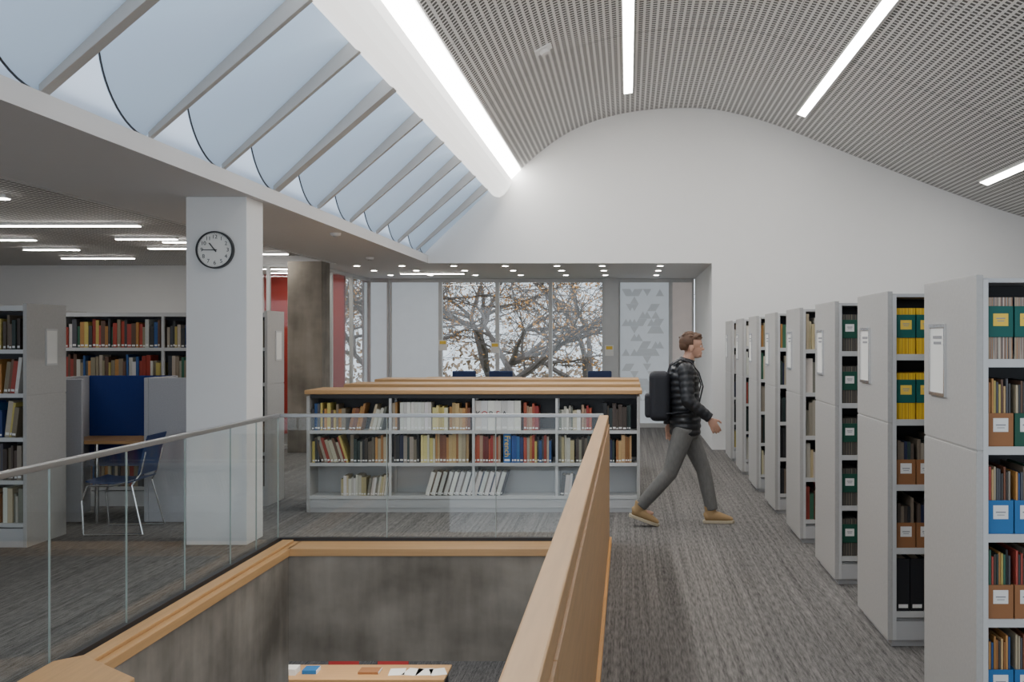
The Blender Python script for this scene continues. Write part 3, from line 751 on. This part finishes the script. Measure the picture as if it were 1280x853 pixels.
# ================================================================ PERSON
pe=empty('person',(.46,9.28,0),'person striding in black puffer jacket, grey trousers, boots and backpack','person')
sh_r=Vector((.05,-.175,1.385)); el_r=Vector((.06,-.24,1.12)); wr_r=Vector((.255,-.225,.965))
sh_l=Vector((.03,.175,1.385)); el_l=Vector((-.10,.23,1.13)); wr_l=Vector((-.09,.22,.88))
hip_r=Vector((.04,-.09,.86)); kn_r=Vector((-.09,-.09,.47)); an_r=Vector((-.37,-.08,.155))
hip_l=Vector((.06,.09,.86)); kn_l=Vector((.22,.09,.48)); an_l=Vector((.30,.08,.09))
b=MB()
b.loft([(.05,0,.80),(.05,0,.88),(.05,0,.98),(.05,0,1.08),(.04,0,1.2),(.035,0,1.32),(.04,0,1.40),(.055,0,1.44)],[(.14,.10),(.165,.115),(.15,.10),(.135,.092),(.15,.105),(.165,.11),(.13,.085),(.06,.055)])
b.loft([(.05,0,1.40),(.07,0,1.46),(.095,0,1.53)],[.06,.052,.05])
for s,e_,w in ((sh_r,el_r,wr_r),(sh_l,el_l,wr_l)):
    b.ell(s,(.055,.055,.055)); b.loft([s,s.lerp(e_,.5),e_],[.05,.045,.038]); b.ell(e_,(.038,.038,.038)); b.loft([e_,e_.lerp(w,.4),w],[.038,.036,.025])
for h,k,a in ((hip_r,kn_r,an_r),(hip_l,kn_l,an_l)):
    b.ell(h,(.09,.085,.09)); b.loft([h,h.lerp(k,.5),k],[.088,.072,.052]); b.ell(k,(.053,.053,.053)); b.loft([k,k.lerp(a,.35),a],[.052,.054,.036])
    b.ell(a+Vector((.05,0,-.04)),(.09,.035,.03))
# head
b.ell((.105,0,1.618),(.097,.076,.086)); b.ell((.130,0,1.570),(.070,.060,.085)); b.ell((.150,0,1.513),(.046,.044,.028))
b.ell((.193,0,1.590),(.016,.011,.028)); b.ell((.208,0,1.566),(.017,.013,.012)); b.ell((.192,0,1.534),(.012,.022,.006)); b.ell((.190,0,1.524),(.012,.020,.006))
b.ell((.182,0,1.612),(.016,.045,.010)); b.ell((.183,0,1.505),(.016,.018,.014))
for s in(-1,1): b.ell((.10,s*.077,1.575),(.020,.009,.032))
def hand_(w,d,n_,inw):
    d=d.normalized(); n_=n_.normalized(); inw=inw.normalized()
    T=Matrix((n_,inw,d)).transposed().to_4x4()
    b.ell(w+d*.05,(.040,.017,.052),M4=T)
    for off,L in ((-.030,.062),(-.010,.076),(.010,.082),(.030,.074)):
        p0=w+d*.078+n_*off; p1=p0+d*L*.5+inw*.006+n_*off*.12; p2=p1+d*L*.28+inw*.016; p3=p2+d*L*.14+inw*.018
        b.loft([w+d*.05+n_*off*.7,p0,p1,p2,p3],[.009,.0095,.0088,.008,.006],n=10)
    p0=w+d*.03+n_*.03; p1=p0+d*.025+n_*.028+inw*.008; p2=p1+d*.03+n_*.012+inw*.008
    b.loft([w+d*.02+n_*.01,p0,p1,p2],[.013,.0125,.0105,.008],n=10)
hand_(wr_r,Vector((.45,.02,-.85)),Vector((.85,0,.45)),Vector((0,1,0)))
hand_(wr_l,Vector((.12,.0,-1)),Vector((1,0,.12)),Vector((0,-1,0)))
remesh(b,'body',['skin'],pe,.0055,3)
# jacket
def puff(pts,rad,per=.055,amp=.05):
    pts=[Vector(p) for p in pts]; P_=[];Rr=[]; acc=0
    for i in range(len(pts)-1):
        L=(pts[i+1]-pts[i]).length; k=max(2,int(L/.008))
        for j in range(k):
            t=j/k; P_.append(pts[i].lerp(pts[i+1],t)); s=acc+L*t
            f_=1+amp*(abs(math.sin(math.pi*s/per))-.6)
            Rr.append(tuple((a*(1-t)+c*t)*f_ for a,c in zip(rad[i],rad[i+1])))
        acc+=L
    P_.append(pts[-1]); Rr.append(rad[-1]); return P_,Rr
j=MB()
j.loft(*puff([(.05,0,.80),(.05,0,.90),(.05,0,1.05),(.035,0,1.2),(.03,0,1.33),(.04,0,1.41),(.055,0,1.46)],[(.175,.135),(.18,.14),(.175,.135),(.185,.14),(.19,.14),(.15,.11),(.085,.08)],amp=.09),n=32)
for s,e_,w in ((sh_r,el_r,wr_r),(sh_l,el_l,wr_l)):
    j.ell(s,(.075,.07,.07)); j.loft(*puff([s,e_],[(.072,.072),(.06,.06)],amp=.10)); j.ell(e_,(.060,.06,.06)); j.loft(*puff([e_,w],[(.06,.06),(.045,.045)],amp=.10))
j.loft([(.055,0,1.43),(.07,0,1.485)],[(.078,.075),(.072,.07)])
remesh(j,'jacket',['jacket'],pe,.008,2,'black quilted puffer jacket')
t=MB()
t.loft([(.05,0,.78),(.05,0,.86),(.05,0,.95)],[(.15,.12),(.17,.13),(.155,.12)])
for h,k,a in ((hip_r,kn_r,an_r),(hip_l,kn_l,an_l)):
    a2=k.lerp(a,.93)
    t.ell(h,(.10,.09,.10)); t.loft([h,h.lerp(k,.5),k,k.lerp(a,.4),a2],[.10,.086,.068,.066,.056])
remesh(t,'trousers',['trouser'],pe,.008,4,'grey trousers')
def boot(loc,pitch):
    m=MB()
    m.loft([(-.075,0,.055),(-.06,0,.06),(0,0,.065),(.06,0,.058),(.12,0,.045),(.165,0,.036),(.185,0,.034)],[(.028,.03),(.037,.042),(.040,.05),(.044,.042),(.047,.030),(.040,.022),(.02,.012)],n=20)
    m.loft([(-.02,0,.06),(-.018,0,.11),(-.02,0,.155)],[(.042,.05),(.045,.05),(.05,.055)])
    o=remesh(m,'boot',['boot'],pe,.006,3,'tan suede ankle boot')
    o.location=loc; o.rotation_euler=(0,pitch,0)
    pf=[(-.085,-.03),(-.06,-.042),(0,-.038),(.07,-.046),(.13,-.05),(.18,-.035),(.2,0),(.18,.035),(.13,.05),(.07,.046),(0,.038),(-.06,.042),(-.085,.03)]
    MB().prism(pf,'z',0,.026).obj('sole','sole',o,bevel=.004)
    l=MB()
    for q in range(4): x=.03+.025*q; l.cyl((x,-.02,.105-.013*q),(x+.01,.02,.105-.013*q),.003,6)
    l.obj('laces','dark',o)
boot((.30,.08,.001),0); boot((-.375,-.08,.062),.34)
hr=MB(); hr.ell((.098,0,1.632),(.104,.083,.088)); hr.ell((.05,0,1.60),(.055,.07,.065)); hr.ell((.155,0,1.690),(.045,.055,.022))
for q in range(40):
    a=R.uniform(0,6.28); bb=R.uniform(.1,1.2); v=Vector((math.cos(a)*math.sin(bb)*.10+.095,math.sin(a)*math.sin(bb)*.08,math.cos(bb)*.085+1.634))
    hr.ell(v,(.022,.012,.010))
ho=remesh(hr,'hair',['hair'],pe,.006,2,'short tousled brown hair')
bm=bmesh.new(); bm.from_mesh(ho.data)
bmesh.ops.delete(bm,geom=[v for v in bm.verts if (v.co.x>.12 and v.co.z<1.648) or v.co.z<1.555 or (v.co.x>.085 and v.co.z<1.60)],context='VERTS'); bm.to_mesh(ho.data); bm.free()
for s in(-1,1):
    MB().ell((.186,s*.028,1.592),(.009,.011,.009)).obj('eye','eye',pe,smooth=True); MB().ell((.194,s*.028,1.592),(.003,.005,.005)).obj('iris','black',pe,smooth=True)
    MB().ell((.194,s*.030,1.614),(.006,.019,.004)).obj('eyebrow','hair',pe,smooth=True)
bag=MB().box(-.27,-.085,-.145,.145,.93,1.37).obj('backpack','bag',pe,label='dark canvas backpack'); bv=bag.modifiers.new('b','BEVEL'); bv.width=.055; bv.segments=5
pk=MB().box(-.31,-.24,-.11,.11,.96,1.17).obj('pocket','bag',bag); bv=pk.modifiers.new('b','BEVEL'); bv.width=.025; bv.segments=4
for s in(-1,1):
    pts=[(-.12,s*.10,1.30),(-.08,s*.105,1.43),(.0,s*.11,1.475),(.09,s*.115,1.455),(.165,s*.125,1.36),(.20,s*.13,1.24),(.165,s*.165,1.10),(.06,s*.19,1.02),(-.12,s*.14,1.0)]
    m=MB()
    for a,c in zip(pts[:-1],pts[1:]): m.loft([a,c],[(.022,.006),(.022,.006)],n=10)
    m.obj('strap','bag',bag)

# ================================================================ OUTSIDE
struct(MB().box(-60,60,YW+5,120,-4.0,-3.6).obj('floor.002','grass'))
def tree(x,y,r0,h0,seed,nleaf,spread=1.0,D=6):
    rr=random.Random(seed); e=empty('tree',(x,y,-3.6),'bare-branched autumn tree with a few orange leaves outside the windows','tree')
    m=MB(); tips=[]
    def grow(p,d,r,L,dep):
        k=4; q=p
        for i in range(k):
            d2=(d+Vector((rr.uniform(-1,1),rr.uniform(-1,1),rr.uniform(-.6,.7)))*.22).normalized()
            q2=q+d2*L/k; m.cyl(q,q2,r*(1-.09*i),6 if dep>3 else 3,r1=r*(1-.09*(i+1))); q=q2; d=d2
            if dep<=3: tips.append(q)
            if dep<D-1 and rr.random()<.5 and dep>0:
                side=(d+Vector((rr.uniform(-1,1),rr.uniform(-1,1),rr.uniform(-.6,.7)))*1.1).normalized(); grow(q,side,r*.42,L*.6,dep-2)
        if dep<=0: return
        for s in range(2 if dep<D-1 else 3):
            side=(d+Vector((rr.uniform(-1,1)*spread,rr.uniform(-1,1)*spread,rr.uniform(-.5,.45)))*1.0).normalized()
            grow(q,side,r*.6,L*rr.uniform(.68,.88),dep-1)
    grow(Vector((0,0,0)),Vector((0,0,1)),r0,h0,D)
    m.obj('trunk','bark',e,fix=False)
    l=MB()
    for _ in range(nleaf):
        p=rr.choice(tips)+Vector((rr.gauss(0,.15),rr.gauss(0,.15),rr.gauss(0,.15))); s=rr.uniform(.03,.06)
        u=Vector((rr.gauss(0,1),rr.gauss(0,1),rr.gauss(0,1))).normalized(); w=u.orthogonal().normalized()
        l.add([p-u*s,p+w*s*.5,p+u*s,p-w*s*.5],[(0,1,2,3)])
    o=l.obj('foliage','leaf',e,fix=False); o['kind']='stuff'
tree(-3.9,29,.24,3.2,3,3500,1.2,7); tree(-7.8,33,.20,3.2,5,3000,1.2,7); tree(-1.4,36,.20,3.4,8,3000,1.2,7); tree(-11,38,.20,3.3,12,2000); tree(-5.5,44,.24,3.8,21,3500,1.2,7)
m=MB(); rr=random.Random(2)
for q in range(12000):
    p=Vector((rr.uniform(-28,8),rr.uniform(50,62),-3.6+abs(rr.gauss(0,2.7)))); s=rr.uniform(.08,.22); u=Vector((rr.gauss(0,1),rr.gauss(0,1),rr.gauss(0,1))).normalized(); w=u.orthogonal().normalized()
    m.add([p-u*s,p+w*s*.6,p+u*s,p-w*s*.6],[(0,1,2,3)])
o=m.obj('shrubbery','leafg',fix=False); o['kind']='stuff'; top(o,'distant autumn shrubs and undergrowth beyond the windows','shrub')

# ================================================================ LIGHT
w=bpy.data.worlds.new('World'); SC.world=w; w.use_nodes=True
bg=w.node_tree.nodes['Background']; bg.inputs[0].default_value=(.80,.89,1,1); bg.inputs[1].default_value=1.75
def area(name,loc,sx,sy,p,col=(1,.96,.9),rot=(0,0,0)):
    l=bpy.data.lights.new(name,'AREA'); l.shape='RECTANGLE'; l.size=sx; l.size_y=sy; l.energy=p; l.color=col
    o=bpy.data.objects.new(name,l); COL.objects.link(o); o.location=loc; o.rotation_euler=rot
    top(o,'rectangular fill lamp added to brighten the lower level','lamp')
area('added_fill_lamp',(-3.2,12.5,-.4),2,1.5,120)  # added lamp without a fixture, brightens the dark lower level

cam=bpy.data.cameras.new('Camera'); co=bpy.data.objects.new('Camera',cam); COL.objects.link(co)
co.location=(0,0,1.65); co.rotation_euler=(math.pi/2,0,0)
cam.sensor_width=36; cam.lens=1300*36/1280; cam.shift_x=-145/1280; cam.shift_y=-1.5/1280; cam.clip_end=300
SC.camera=co
